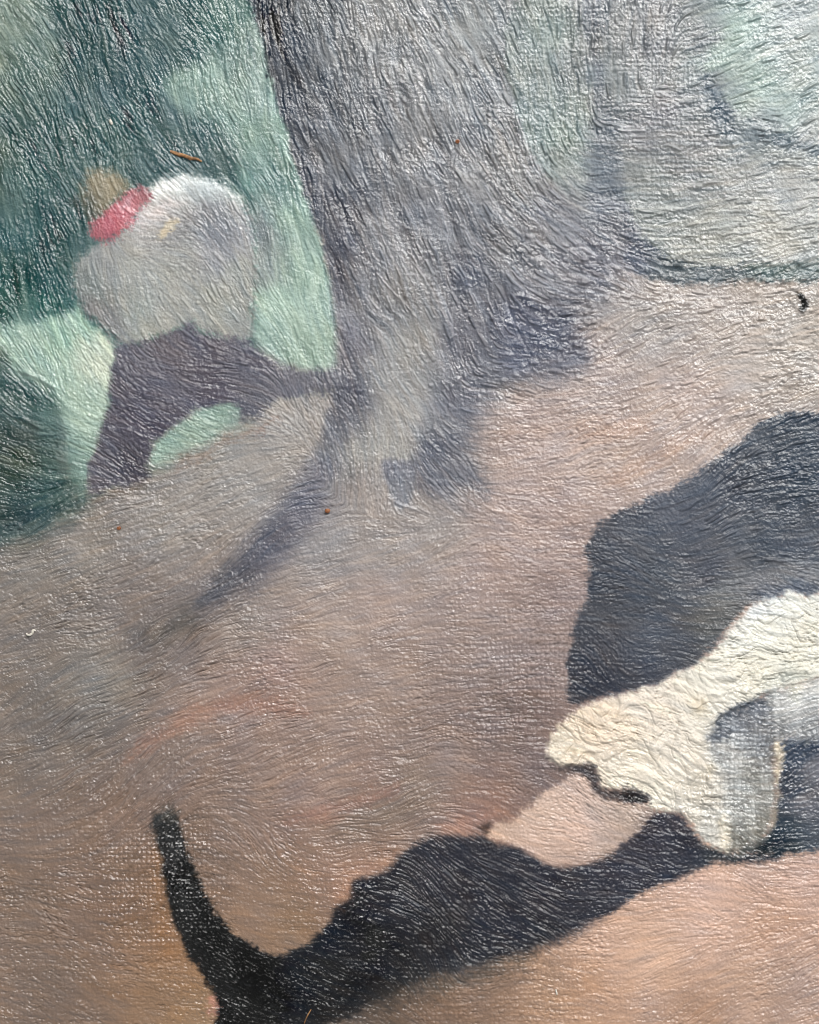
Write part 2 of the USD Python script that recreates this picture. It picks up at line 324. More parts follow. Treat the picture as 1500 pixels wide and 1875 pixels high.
# -- the bending figure
coat('shirt', [(268,345),(330,322),(390,335),(440,368),(462,405),(466,500),(460,590),(448,628),(400,612),(345,592),(310,605),(270,625),(218,637),(208,618),(180,590),(150,560),(132,520),(138,480),(170,452),(205,438),(240,405),(255,375)],
     [(280,365,196,194,192),(330,345,206,214,214),(390,352,200,208,208),(440,400,170,172,174),(300,395,196,190,190),(260,420,178,176,176),(340,400,158,156,156),(310,440,152,152,152),(380,400,150,153,158),(400,440,140,142,150),(300,500,160,162,157),(240,480,160,163,160),(200,470,150,152,152),
      (165,520,140,146,142),(400,560,160,162,155),(440,500,158,162,158),(440,600,156,158,154),(175,570,132,132,134),(200,600,140,140,140),(250,560,160,166,160),(260,610,158,162,156),(320,560,164,164,158),(330,470,162,162,158),(390,470,146,148,154),(455,430,158,160,164)], soft=6, edge=2.2, thick=.04)
coat('', [(265,352),(300,328),(350,320),(400,335),(440,362),(435,372),(390,350),(340,345),(290,372)], [(300,345,238,240,238),(380,340,228,236,236),(430,365,196,204,204)], soft=7, edge=2.2, opacity=.95, label=False, thick=.05)
coat('', [(255,400),(275,380),(320,365),(330,375),(290,395),(262,420)], [(290,385,220,208,206)], soft=9, edge=2, opacity=.8, label=False)
coat('', [(320,400),(400,370),(440,400),(430,460),(390,460),(380,430),(330,440),(300,432)], [(400,430,138,142,150),(320,420,146,146,148)], soft=14, edge=3, opacity=.5, label=False)
coat('', [(288,430),(295,418),(320,402),(330,404),(318,418),(298,436)], [(310,418,214,196,164)], soft=3, edge=1.6, opacity=.8, label=False, thick=.04)
coat('head', [(152,345),(165,318),(190,310),(215,318),(235,340),(225,358),(208,375),(195,395),(175,412),(165,400),(160,380),(148,370)],
     [(190,335,160,150,126),(160,360,124,120,104),(205,350,158,148,124),(170,395,116,112,100),(190,380,142,134,114)], soft=9, edge=2.5, thick=.05)
coat('', [(130,372),(150,366),(178,385),(176,410),(165,420),(150,395)], [(155,385,92,100,98)], soft=8, edge=2, opacity=.7, label=False)
coat('scarf', [(234,346),(264,340),(274,350),(270,370),(252,384),(244,404),(228,426),(200,442),(176,436),(169,418),(186,396),(202,376),(222,360)],
     [(255,355,160,112,120),(235,365,200,112,122),(225,390,204,116,128),(200,415,204,104,118),(190,428,160,94,104),(240,385,208,140,146)], soft=4, edge=2.4, thick=.04)
coat('', [(220,375),(235,360),(240,362),(232,378),(222,384)], [(228,372,206,160,168)], soft=4, edge=1, opacity=.7, label=False)
coat('trousers', [(216,640),(262,628),(300,612),(345,590),(368,605),(432,618),(452,628),(482,652),(540,678),(612,680),(610,718),(560,724),(500,738),(470,768),(440,776),(418,742),(370,748),(330,775),(295,798),(280,815),(273,850),(262,882),(205,895),(165,902),(163,880),(172,835),(190,770),(203,700)],
     greyer([(240,660,102,100,114),(330,640,100,97,112),(300,700,98,95,110),(400,650,96,93,108),(450,660,100,98,112),(520,700,108,108,122),(580,700,112,113,126),(220,760,92,89,104),(230,840,88,86,98),(200,880,104,100,112),(400,720,98,95,112),(460,740,98,98,112),(260,780,90,86,102)], .8), soft=5, edge=2.4, thick=.03)
coat('clearing_003', [(276,855),(284,820),(300,798),(340,768),(372,748),(415,740),(436,748),(440,775),(400,795),(350,825),(300,850)],
     [(350,790,148,172,158),(300,830,146,174,161),(400,760,148,175,162),(430,770,136,156,150)], soft=4, edge=1.4)
coat('', [(270,852),(310,838),(360,812),(440,775),(470,770),(440,800),(360,840),(280,868)], [(350,825,150,158,150)], soft=9, edge=2, opacity=.6, label=False)
coat('', [(175,915),(215,898),(270,885),(275,892),(215,908),(180,922)], [(220,900,110,100,92)], soft=4, edge=1.5, opacity=.6, label=False)

# -- the fallen figure
DARKLEG = [(310,1490,66,66,64),(308,1540,40,48,52),(330,1620,34,42,46),(370,1700,24,28,32),(440,1760,24,26,30),(480,1820,26,28,32),(560,1780,34,37,42),(620,1720,44,46,52),(700,1650,50,51,60),(800,1580,56,56,66),(880,1570,60,60,70),(900,1650,54,54,64),(800,1700,46,47,54),(700,1760,40,42,48),
(620,1830,40,41,44),(1000,1640,60,59,70),(1000,1700,54,54,62),(1100,1620,60,61,74),(1180,1540,64,62,76),(1220,1500,70,70,84),(1250,1560,62,64,78),(1330,1570,62,70,80),(960,1560,60,60,70),(1120,1580,70,68,80),(440,1850,20,22,26)]
coat('boot', [(284,1490),(324,1488),(338,1540),(360,1603),(395,1675),(450,1722),(500,1748),(545,1738),(600,1694),(612,1662),(640,1640),(646,1612),(700,1596),(730,1572),(770,1545),(800,1530),(850,1530),(900,1540),(960,1560),(1020,1588),(1055,1590),(1120,1562),(1170,1500),(1200,1488),(1240,1488),(1270,1520),(1300,1555),(1345,1562),(1400,1562),(1440,1545),(1420,1575),(1330,1580),(1270,1596),(1200,1625),(1150,1650),(1090,1690),(1010,1730),(940,1752),(860,1775),(760,1800),(690,1835),(620,1868),(560,1900),(520,1955),(390,1955),(398,1850),(380,1800),(340,1735),(312,1670),(300,1600),(290,1540)],
     [(a, b, r - 5, gg - 5, bb - 4) for a, b, r, gg, bb in greyer(DARKLEG, .7)], soft=np.where(Y < 1620, 5, 4) + 6 * sstep(600, 1000, X) * (Y > 1680), edge=1.5, thick=.04)
coat('', [(296,1475),(316,1475),(322,1500),(294,1502)], [(306,1490,84,80,74)], soft=8, edge=2, opacity=.6, label=False)
coat('', [(700,1800),(860,1772),(940,1755),(960,1765),(860,1800),(720,1845),(600,1885),(620,1850)], [(800,1800,66,62,58),(650,1850,54,52,52)], soft=16, edge=3, opacity=.65, label=False)
coat('coat_tail', [(1425,1350),(1450,1345),(1600,1340),(1600,1560),(1500,1556),(1440,1560),(1390,1565),(1335,1562),(1400,1530),(1420,1480),(1424,1420)],
     [(1440,1380,72,84,102),(1480,1365,54,66,84),(1480,1420,128,128,136),(1440,1440,62,72,88),(1470,1480,122,122,130),(1450,1520,66,78,90),(1490,1520,84,94,108),(1400,1555,60,66,70),(1440,1550,50,60,70),(1490,1550,70,80,92)], soft=5, edge=2)
coat('knee', [(886,1527),(950,1492),(1000,1452),(1040,1426),(1072,1418),(1092,1448),(1130,1466),(1182,1472),(1192,1492),(1162,1530),(1102,1568),(1035,1588),(1000,1574),(940,1548)],
     [(a, b, r + 9, gg + 4, bb + 4) for a, b, r, gg, bb in [(930,1520,202,172,150),(1000,1480,206,178,158),(1050,1440,196,172,158),(1050,1520,210,180,162),(1100,1480,196,172,158),(1150,1490,192,170,152),(1120,1540,180,160,148),(1040,1570,186,160,144),(1170,1510,150,138,132),(980,1550,200,170,150)]], soft=4, edge=1.8, thick=.04)
coat('', [(1080,1470),(1120,1475),(1140,1500),(1110,1500),(1085,1488)], [(1110,1486,168,150,140)], soft=12, edge=2, opacity=.6, label=False)
coat('coat', [(1600,742),(1500,755),(1425,758),(1385,785),(1300,848),(1205,905),(1125,942),(1088,972),(1074,1010),(1078,1070),(1074,1100),(1058,1135),(1044,1190),(1038,1240),(1046,1288),(1075,1284),(1110,1275),(1160,1266),(1210,1250),(1262,1222),(1305,1188),(1335,1150),(1362,1120),(1400,1102),(1440,1092),(1500,1085),(1600,1085)],
     greyer([(1450,800,76,88,104),(1480,880,74,86,102),(1400,850,80,90,106),(1250,950,86,93,110),(1320,900,84,92,108),(1150,1050,78,84,98),(1400,1000,72,82,98),(1470,1000,74,84,102),(1300,1050,80,85,100),(1100,1200,68,71,84),(1080,1250,60,62,74),(1200,1150,78,84,98),(1250,1180,76,80,92),(1180,1230,68,72,86),
      (1400,1065,122,124,132),(1350,1085,112,116,124),(1470,1058,126,128,134),(1330,1110,110,113,116),(1310,1150,96,100,104),(1120,980,80,84,96),(1200,1060,76,84,98),(1100,1090,70,76,90)], .78), soft=4.5, edge=2.0, thick=.05)
coat('', [(1375,1090),(1410,1078),(1460,1068),(1500,1072),(1500,1088),(1450,1082),(1400,1096)], [(1430,1078,84,92,108)], soft=6, edge=2, opacity=.8, label=False)
coat('breeches', [(1600,1090),(1500,1086),(1480,1092),(1450,1082),(1430,1092),(1395,1100),(1368,1122),(1340,1152),(1310,1188),(1262,1224),(1205,1252),(1130,1276),(1068,1296),(1040,1310),(1020,1335),(1003,1362),(1012,1396),(1060,1404),(1088,1406),(1098,1438),(1125,1446),(1152,1446),(1178,1458),(1190,1482),(1240,1486),(1268,1510),(1290,1540),(1322,1562),(1345,1540),(1350,1450),(1340,1330),(1385,1285),(1425,1262),(1500,1240),(1600,1215)],
     [(a, b, r + 4, gg + 7, bb + 13) for a, b, r, gg, bb in [(1080,1330,228,204,174),(1030,1360,226,208,180),(1120,1350,228,206,178),(1150,1400,230,214,188),(1200,1300,228,212,190),(1300,1220,230,220,198),(1400,1150,232,226,206),(1470,1180,230,222,200),(1390,1115,222,226,226),(1430,1100,230,226,210),(1250,1380,226,212,190),(1270,1450,224,212,190),
      (1200,1460,226,214,190),(1400,1230,226,218,196),(1440,1250,214,210,190),(1300,1530,212,206,192),(1320,1420,220,212,196),(1320,1320,222,214,196),(1350,1130,222,216,202)]], soft=3.5, edge=1.6, thick=.12, lip=.05)
coat('sleeve', [(1300,1372),(1296,1345),(1312,1318),(1345,1296),(1388,1284),(1420,1262),(1500,1240),(1600,1215),(1600,1352),(1500,1358),(1430,1358),(1422,1420),(1420,1480),(1402,1530),(1370,1555),(1330,1560),(1322,1540),(1318,1480),(1325,1440),(1312,1400)],
     [(1320,1330,112,118,126),(1390,1300,104,110,122),(1360,1315,124,128,136),(1312,1375,176,177,176),(1340,1360,186,186,184),(1345,1400,192,192,190),(1370,1360,164,168,172),(1400,1350,132,138,148),(1400,1400,150,152,154),(1360,1450,178,180,178),(1400,1460,160,160,156),(1330,1480,200,202,200),(1340,1520,176,174,166),
      (1390,1520,140,138,130),(1360,1545,124,124,118),(1380,1420,148,148,142),(1430,1330,150,152,154),(1450,1275,206,206,204),(1490,1255,200,200,196),(1420,1300,190,190,188),(1480,1300,166,166,166),(1480,1340,132,136,140)], soft=9, edge=1.8, thick=.01)
coat('', [(1418,1262),(1500,1240),(1600,1215),(1600,1250),(1500,1285),(1440,1310),(1418,1312),(1424,1285)], [(1450,1285,212,212,210),(1500,1260,204,204,202)], soft=8, edge=2.5, opacity=.75, label=False, thick=.05)
for pl, c, o in (([(1422,1362),(1432,1358),(1432,1400),(1426,1420),(1420,1430),(1420,1400)], (226,210,184), .9), ([(1424,1440),(1428,1445),(1424,1490),(1414,1515),(1408,1510),(1418,1480)], (196,180,158), .5),
                 ([(1318,1500),(1330,1495),(1335,1530),(1328,1560),(1318,1555)], (226,216,196), .85), ([(1300,1350),(1320,1338),(1345,1334),(1340,1345),(1310,1362)], (84,92,106), .7),
                 ([(1310,1318),(1340,1296),(1385,1284),(1400,1290),(1350,1308),(1318,1330)], (72,80,92), .75), ([(1060,1402),(1088,1405),(1100,1440),(1150,1452),(1185,1458),(1182,1472),(1130,1468),(1092,1450),(1070,1420),(1010,1404)], (66,62,66), .85),
                 ([(1140,1448),(1160,1442),(1180,1452),(1186,1470),(1155,1468)], (34,34,38), .8), ([(885,1515),(905,1505),(900,1520),(884,1530)], (60,48,44), .8)):
    coat('', pl, [(*pl[0], *c)], soft=3.5, edge=1.6, opacity=o, label=False)
for pl, c in (([(1268,1290),(1290,1285),(1292,1305),(1275,1310)], (190,160,110)), ([(1300,1395),(1308,1398),(1302,1420),(1296,1415)], (190,165,120)), ([(1452,1262),(1462,1262),(1460,1285),(1452,1280)], (150,150,120)),
              ([(1440,1240),(1480,1232),(1470,1262),(1440,1262)], (214,210,186)), ([(1395,1258),(1420,1250),(1424,1275),(1400,1280)], (180,186,178))):
    coat('', pl, [(*pl[0], *c)], soft=9, edge=2, opacity=.3, label=False)
# dry-brushed warm scrapes and accents on the ground
for pl, c, o, s in (([(280,1570),(296,1565),(302,1690),(320,1745),(300,1740),(285,1680)], (176,120,72), .4, 12), ([(620,1610),(642,1592),(690,1580),(720,1560),(700,1590),(645,1608),(638,1640),(616,1650)], (196,142,114), .45, 12),
                    ([(380,1830),(392,1828),(400,1840),(396,1860)], (206,140,120), .7, 4), ([(230,1395),(300,1330),(360,1295),(430,1278),(520,1290),(560,1310),(440,1302),(370,1318),(310,1350)], (178,124,102), .5, 12),
                    ([(800,1520),(860,1500),(920,1480),(900,1500),(840,1528)], (196,140,116), .55, 12), ([(330,845),(420,800),(500,770),(500,776),(420,812),(335,856)], (150,112,98), .35, 5),
                    ([(525,1505),(570,1480),(640,1465),(720,1440),(720,1452),(640,1485),(575,1505)], (172,120,104), .45, 10), ([(1060,795),(1120,770),(1190,780),(1150,800)], (206,160,136), .4, 14), ([(1120,870),(1250,800),(1300,790),(1240,830),(1130,890)], (190,146,120), .3, 10)):
    coat('', pl, [(*pl[0], *c)], soft=s, edge=3, opacity=o, label=False)

# ------------------------------------------------------------------ relief (mm): strokes, weave, ridges, lumps
AMP = [(150,100,.034,.15),(300,250,.034,.1),(60,450,.024,.1),(400,150,.024,.1),(550,450,.016,.1),(560,100,.034,.1),(700,100,.034,.2),(800,250,.032,.3),(1000,100,.026,.35),(1200,150,.022,.5),(1250,250,.022,.6),(1400,100,.022,.3),(1420,230,.026,.2),(1300,420,.022,.3),(1450,400,.03,.2),
(650,450,.022,.2),(900,450,.026,.2),(850,620,.018,.15),(720,750,.016,.1),(300,500,.012,.1),(350,420,.02,.1),(400,570,.022,.1),(150,700,.026,.1),(60,850,.036,.15),(300,700,.028,.15),(220,820,.03,.1),(400,900,.026,.15),(200,1000,.03,.15),(100,1150,.036,.2),(300,1250,.040,.2),(100,1350,.040,.2),(250,1450,.042,.3),
(500,1300,.032,.2),(700,1150,.024,.2),(900,900,.018,.2),(1100,750,.02,.2),(1300,700,.022,.2),(1450,620,.036,.1),(1000,600,.028,.2),(950,1300,.026,1.0),(900,1150,.024,.6),(1000,1200,.022,1.0),(700,1450,.030,.25),(550,1550,.028,.3),(300,1580,.02,1.3),(250,1640,.02,.8),(330,1680,.014,1.0),(100,1650,.03,.3),(120,1800,.028,.4),(300,1800,.024,.4),
(430,1780,.016,.12),(600,1750,.028,.2),(750,1650,.042,.2),(900,1600,.042,.2),(850,1720,.036,.25),(600,1680,.022,.5),(1000,1650,.040,.25),(1100,1580,.03,.6),(1200,1540,.03,.7),(1250,1590,.026,.7),(1300,1650,.022,.3),(1200,1750,.022,.3),(1400,1780,.026,.3),(1000,1790,.016,.8),(800,1840,.016,.8),(1300,1850,.022,.4),
(1150,1000,.024,.15),(1400,880,.03,.15),(1200,1150,.02,.15),(1120,1220,.032,.4),(1400,1020,.016,.15),(1300,1250,.05,0),(1430,1150,.055,0),(1200,1380,.045,0),(1060,1360,.045,.2),(1050,1490,.034,.1),(1380,1400,.014,1.5),(1350,1480,.014,1.2),(1450,1400,.022,.7),(1450,1500,.026,.4),(1460,1280,.04,.5)]
am = field(AMP, soft=30)
A, WV = am[..., 0], am[..., 1]
A = A * (1 - .38 * sstep(470, 620, X) * sstep(760, 560, Y))
weave = weave * np.clip(.75 + .35 * gnoise(7, seed=45) + .45 * gnoise(22, 2.2, seed=145), .05, 1.8) + .25 * gnoise(2.0, seed=146) * (weave > .3)
LONG = field([(150,100,.6),(400,150,.5),(60,450,.6),(550,450,.3),(560,80,.9),(700,100,.6),(850,200,.4),(1000,150,.5),(1200,150,.2),(1400,150,.1),(1300,400,.1),(650,450,.4),(900,500,.1),(700,750,.1),(300,500,.1),(400,570,.6),(150,700,.1),(60,850,.6),(300,700,.1),(350,900,.4),(100,1050,.7),
(300,1250,1),(100,1400,1),(500,1300,.8),(700,1150,.5),(900,900,.2),(1100,750,.1),(1400,650,.2),(950,1250,.2),(700,1480,.9),(550,1550,.7),(300,1600,.1),(100,1650,.4),(120,1800,.3),(300,1800,.2),(440,1780,.2),(600,1750,.5),(800,1600,.9),(950,1620,.9),(850,1720,.5),(1150,1600,.7),(1300,1650,.6),(1200,1750,.4),(1400,1780,.5),(1000,1800,.1),
(1150,1050,.1),(1400,880,.6),(1200,1200,.4),(1300,1250,.5),(1200,1380,.4),(1050,1490,.1),(1380,1420,.1),(1450,1500,.3)], soft=30)[..., 0]
mixf = 1 - np.clip(LONG - .10 + .30 * gnoise(22, seed=46), 0, 1)
stroke = fine * (1 - .72 * mixf) + fine_b * (0.15 + 0.75 * mixf)
stroke = stroke - .30 * (np.clip(stroke, -2.2, 2.2) ** 2 - .8)
PATCH = np.clip(.85 + .33 * gnoise(13, seed=47) + .25 * gnoise(32, seed=48), .15, 1.7)
stroke = stroke * PATCH
HGT = 1.3 * A * stroke + 0.36 * A * broad * (.4 + LONG) + 0.016 * grain + WV * 0.11 * weave + 0.010 * lump + .035 * gnoise(11, seed=49) + .06 * gnoise(28, seed=50) + THICK
CRK = field([(150,100,.3),(300,300,.3),(150,1000,1),(300,1000,1),(200,1200,.8),(100,1350,.5),(350,850,.9),(280,700,.8),(220,850,1),(50,850,.9),(300,520,.15),(400,560,.6),(150,700,.7),(560,500,.15),(650,400,.3),(850,650,.5),(720,750,.3),(750,930,.8),(1000,900,.4),(1150,720,.3),(1150,1050,.9),(1200,1200,.9),(1400,880,.6),(1400,1020,.3),(700,1200,.5),(900,1250,.5),(500,1450,.4),
(200,1700,.5),(400,1650,.2),(850,1650,.7),(1050,1500,.7),(1250,1350,.5),(1380,1450,.1),(1250,1700,.3),(1400,1800,.4),(1350,200,.4),(1300,400,.2)], soft=40)[..., 0]
cr = gnoise(4.2, seed=63) + .55 * broad
HGT -= .075 * CRK * np.exp(-(cr / .16) ** 2) * sstep(.0, 1.0, gnoise(8, seed=64))
cr = gnoise(6.5, seed=65) + .4 * streak
HGT -= .06 * CRK * np.exp(-(cr / .10) ** 2) * sstep(.3, 1.3, gnoise(12, seed=66))
# ridged impasto of the cream cloth
cream = sstep(3, -6, sdf([(1600,1090),(1450,1082),(1395,1100),(1340,1152),(1262,1224),(1130,1276),(1040,1310),(1003,1362),(1012,1396),(1088,1406),(1125,1446),(1178,1458),(1240,1486),(1322,1562),(1345,1540),(1330,1450),(1305,1330),(1385,1285),(1425,1262),(1500,1240),(1600,1215)], ewx, ewy))
th2 = theta + .75 * gnoise(24, seed=67) + .25 * gnoise(9, seed=68)
ridge = streaks(gnoise(3.9, seed=51), 22, 9, np.cos(th2).astype(np.float32), np.sin(th2).astype(np.float32))
HGT += cream * (.15 * np.clip(np.abs(ridge) / .5, 0, 1) + .09 * ridge + .03 * broad)
# pimples of dried paint, thicker towards the top right
dens = field([(900,600,1),(1000,500,1),(1100,450,.8),(1450,600,.9),(1400,450,.6),(1200,300,.5),(700,200,.4),(1350,750,.6),(1050,780,.6),(300,450,.5),(300,700,.5),(600,900,.3),(200,1300,.1),(700,1300,.05),(1200,1000,.25),(600,1700,.02),(1300,1700,.05),(150,200,.3),(450,420,.5)], soft=60)[..., 0]
pim = gnoise(2.6, seed=61)
HGT += .085 * dens * np.clip(pim - 1.25, 0, None) ** 1.2
pim2 = gnoise(4.5, seed=62)
HGT += .06 * dens * np.clip(pim2 - 1.7, 0, None)


dab = streaks(np.clip(gnoise(2.0, seed=69) - 1.9, 0, None), 13, 8)
DABS = field([(560,80,.8),(700,100,.9),(850,200,1),(1000,100,.8),(1150,100,.7),(1250,300,.5),(1420,220,1),(1300,450,.6),(1450,600,1),(1200,520,.8),(950,620,.9),(850,450,.7),(650,400,.6),(150,150,.7),(300,250,.6),(480,200,.5),(300,500,.1),(390,570,.7),(150,680,.5),(300,700,.2),(700,760,.3),(1100,760,.5),(1000,1000,.15),(700,1150,.1),(1400,850,.8),(1400,900,.7),(1150,1050,.3),(300,1250,.1),(800,1600,.15),(200,1750,.1),(1250,1700,.25)], soft=50)[..., 0]
HGT += .075 * DABS * np.clip(dab, 0, 3.5) * (1 - cream)
# named ridges, scratches and lumps
def paint_ridge(pts, w, h, name=None, groove=0.0, side=3.0):
    global HGT
    win, d, t = line_sdf(pts, ewx * .4, ewy * .4)
    taper = np.clip(np.minimum(t, 1 - t) * 5, 0.15, 1)
    HGT[win] += h * taper * np.exp(-(d / w) ** 2 * 1.2) * (1 + .15 * lump[win])
    if name:
        LAB[win][d < w * .9] = add_label(name)


RIDGES = [([(28,677),(50,684),(75,695),(98,708),(113,716)], 4.2, .20, 'impasto_ridge'), ([(27,760),(48,769),(70,782),(92,794)], 4.0, .17, 'impasto_ridge_001')]
for r in RIDGES:
    paint_ridge(*r)
for pts, w, h in (([(482,60),(492,120),(504,170),(516,220)], 3, .10), ([(100,900),(112,935),(122,950)], 3.5, .08), ([(460,500),(463,560),(452,640)], 2.5, -.09), ([(445,640),(449,660)], 3, -.10), ([(555,1230),(560,1280),(575,1340)], 2, -.04),
                  ([(500,1320),(515,1370),(525,1410)], 2.2, -.05), ([(425,1320),(435,1370),(450,1400)], 2.2, -.05), ([(680,490),(730,545),(770,590)], 1.6, .06), ([(690,480),(740,535)], 1.6, .06), ([(690,500),(760,580)], 1.4, .05), ([(935,540),(990,548),(1005,545)], 4, .10), ([(915,500),(925,540),(945,600),(985,670)], 2.4, -.09),
                  ([(700,905),(735,925),(780,938)], 3, .10), ([(700,830),(706,870),(725,900)], 2.2, -.06), ([(765,850),(752,890),(740,915)], 2.2, -.06), ([(830,830),(850,870),(868,905)], 2.4, -.06), ([(845,820),(870,870),(890,900)], 2.4, -.06), ([(838,230),(838,262),(832,290),(825,320)], 2, -.06),
                  ([(1083,160),(1090,230),(1097,265)], 2.2, -.08), ([(1066,180),(1072,240)], 1.6, -.05), ([(1300,140),(1318,170),(1330,200)], 3, -.08), ([(910,10),(915,50)], 2, -.06), ([(935,0),(942,60),(955,110)], 2, -.06), ([(630,130),(635,210),(640,300),(650,350)], 2, -.05),
                  ([(550,250),(555,310),(575,380)], 2, -.06), ([(1420,525),(1445,530),(1462,540)], 4, -.10), ([(1452,548),(1458,562),(1470,570),(1482,566)], 4, .16), ([(1140,462),(1180,478),(1240,488),(1300,490)], 4, .10), ([(640,1540),(600,1600),(575,1660)], 1.5, .0), ([(1290,1270),(1310,1300),(1330,1320)], 3.5, -.12), ([(1365,1215),(1372,1240),(1392,1248)], 4, -.14), ([(1430,1240),(1432,1262)], 3.5, -.12),
                  ([(1440,1130),(1465,1150),(1498,1170)], 4.5, -.14), ([(1300,1235),(1320,1250),(1350,1252)], 3, -.10), ([(1283,1275),(1285,1300)], 3, -.10), ([(1425,1360),(1424,1420),(1422,1480),(1410,1520)], 3.5, .08), ([(1320,1440),(1312,1490),(1322,1560)], 3, -.07), ([(1318,1500),(1325,1540),(1330,1562)], 2.5, -.12),
                  ([(1410,1220),(1420,1210),(1460,1215),(1490,1240)], 4, .10), ([(155,895),(152,940)], 2, -.05), ([(255,905),(252,940)], 1.8, -.06), ([(1455,490),(1485,470),(1500,468)], 5, .14), ([(1335,255),(1345,268),(1355,262)], 4, .12), ([(970,795),(1010,780),(1060,760)], 3, .07), ([(1390,510),(1415,515),(1435,525)], 3, .08)):
    paint_ridge(pts, w, h)
sr = np.random.default_rng(33)
for cx0, cx1, cy0, cy1, ang, n_, dep in ((490, 660, -20, 420, 79, 26, -.08), (620, 930, -20, 300, 74, 26, -.06), (20, 420, -20, 300, 62, 26, -.06), (930, 1100, -20, 330, 87, 14, -.07), (440, 600, 250, 620, 80, 14, -.05), (620, 900, 380, 720, 78, 18, -.05), (30, 420, 1180, 1460, -28, 22, -.05), (1320, 1490, 780, 920, -18, 12, .08), (640, 940, 20, 520, 66, 22, .07), (40, 400, 20, 300, 60, 20, .07), (1150, 1490, 380, 620, -8, 26, .07), (890, 1110, 420, 700, 5, 70, .111), (1370, 1495, 440, 700, -10, 46, .111), (700, 930, 60, 420, 60, 40, .111), (1020, 1130, 440, 640, 15, 30, .111)):
    for _ in range(n_):
        x_, y_, a_, l_ = sr.uniform(cx0, cx1), sr.uniform(cy0, cy1), math.radians(ang + sr.normal(0, 7)), sr.uniform(18, 75) * (1 if dep < 0 else .12 if dep == .111 else .45)
        bend = sr.normal(0, l_ * .06)
        paint_ridge([(x_ - math.cos(a_) * l_, y_ - math.sin(a_) * l_), (x_ + bend, y_ + bend), (x_ + math.cos(a_) * l_, y_ + math.sin(a_) * l_)], sr.uniform(1.3, 2.2) if dep < 0 else sr.uniform(2.2, 4.2) if dep == .111 else sr.uniform(1.6, 3), dep * (1.7 if dep == .111 else 1) * sr.uniform(.5, 1.3))
BLOBS = [(929,652,9,.16),(585,708,8,.13),(445,664,7,.14),(372,680,7,.13),(958,672,5,.10),(1091,782,5,.10),(680,720,6,.10),(975,612,6,.12),(990,480,7,.14),(1110,545,8,.09),(1398,690,8,.12),(245,460,7,.10),(232,790,9,.10),(235,772,6,.09),(1462,560,9,-.10),(1336,258,8,.12),(965,685,7,.14),(838,695,5,.10),(1445,670,10,.08),(890,1092,5,.07),(575,1640,9,.07),(460,560,5,.10),(357,392,8,.08),(1115,515,9,.12),(1230,510,6,.08),(1055,590,6,.13),(1400,480,6,.08)]
for bx, by, r, h in BLOBS:
    d = np.hypot((X + ewx - bx) / 1.25, Y + ewy - by)
    HGT += h * np.exp(-(d / r) ** 4 * 1.0)
    LAB[(d < r * .95)] = add_label('paint_lump')

tr = np.isin(LAB, [i for i, n in enumerate(NAMES) if n.startswith('tree')])
tr = ndi.gaussian_filter(tr.astype(np.float32), 12)
COL = COL + ((1.5 + 8 * tr * sstep(900, 500, Y)) * streak)[..., None]
COL = COL * SAT + COL.mean(-1, keepdims=True) * (1 - SAT) + LIFT
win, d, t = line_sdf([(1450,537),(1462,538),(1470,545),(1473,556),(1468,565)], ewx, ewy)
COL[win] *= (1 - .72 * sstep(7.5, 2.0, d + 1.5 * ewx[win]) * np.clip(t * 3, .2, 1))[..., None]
sl = ndi.gaussian_filter(np.isin(LAB, key('sleeve')).astype(np.float32), 3)
COL = COL + (sl * (8 + 11 * gnoise(3.5, 50, seed=73) + 8 * np.clip(weave - .35, -.3, .5)))[..., None]
fo = ndi.gaussian_filter(np.isin(LAB, [i for i, n in enumerate(NAMES) if n.startswith(('foliage', 'clearing', 'bush'))]).astype(np.float32), 6)
COL = COL + (fo * (3.5 * streak + 3 * tint))[..., None]
# pigment streaks: bare troughs and dry ridges differ in tone and warmth
rub = np.clip(stroke, -2, 2)
COL = COL * (1 + .015 * tint + .03 * rub)[..., None] + np.stack([1.0 * tint, 0 * tint, -1.0 * tint], -1)
mott = gnoise(14, seed=71)
COL = COL + np.stack([1.0 * mott, 0.2 * mott, -.8 * mott], -1) + (1.4 * gnoise(30, seed=72))[..., None]
thin = sstep(.35, 1.1, WV) * (np.clip(.45 - weave, 0, 1))          # bare ground between the threads
COL = COL * (1 - .35 * thin[..., None]) + np.array([120, 95, 70.]) * (.10 * thin[..., None])
VARN = field([(100,100,.9),(400,100,.8),(100,400,.7),(300,500,.25),(560,500,.4),(600,100,1),(800,200,1),(1000,200,1),(1250,150,1),(1400,300,1),(1450,600,1),(1250,550,.9),(950,550,.9),(700,500,.6),(720,750,.3),(850,700,.6),(100,850,.7),(300,700,.35),(200,1000,.5),(100,1300,.8),(250,1450,.7),(150,1600,.4),(450,1300,.6),(700,1150,.35),(1000,950,.4),(1150,750,.6),(1400,870,.6),(1150,1100,.12),(1350,1020,.12),
(850,1650,.25),(440,1780,.18),(560,1800,.15),(360,1700,.4),(310,1570,.75),(1100,1600,.3),(1380,1430,1),(1250,1300,.1),(1250,1700,.4),(1400,1800,.6),(600,1600,.5),(900,1300,.4)], soft=60)[..., 0]
VARN = np.clip(VARN * (.85 + .35 * gnoise(24, seed=82) + .2 * gnoise(7, seed=83)), .03, 1)
C = np.clip(COL, 4, 250) / 255.0
lin = np.where(C <= .04045, C / 12.92, ((C + .055) / 1.055) ** 2.4)
veil = VEIL_BOTTOM + (VEIL_TOP - VEIL_BOTTOM) * np.clip(1 - Y / 1875, 0, 1)
veil = veil * (.25 + .9 * ndi.gaussian_filter(VARN, 6))
lin = np.clip((lin - veil[..., None]) / GAIN, .006, .86)
GLOSS = np.clip(.48 - .16 * sstep(.06, .012, lin.mean(-1)) + .06 * gnoise(20, seed=81) + .12 * cream, .16, .7)

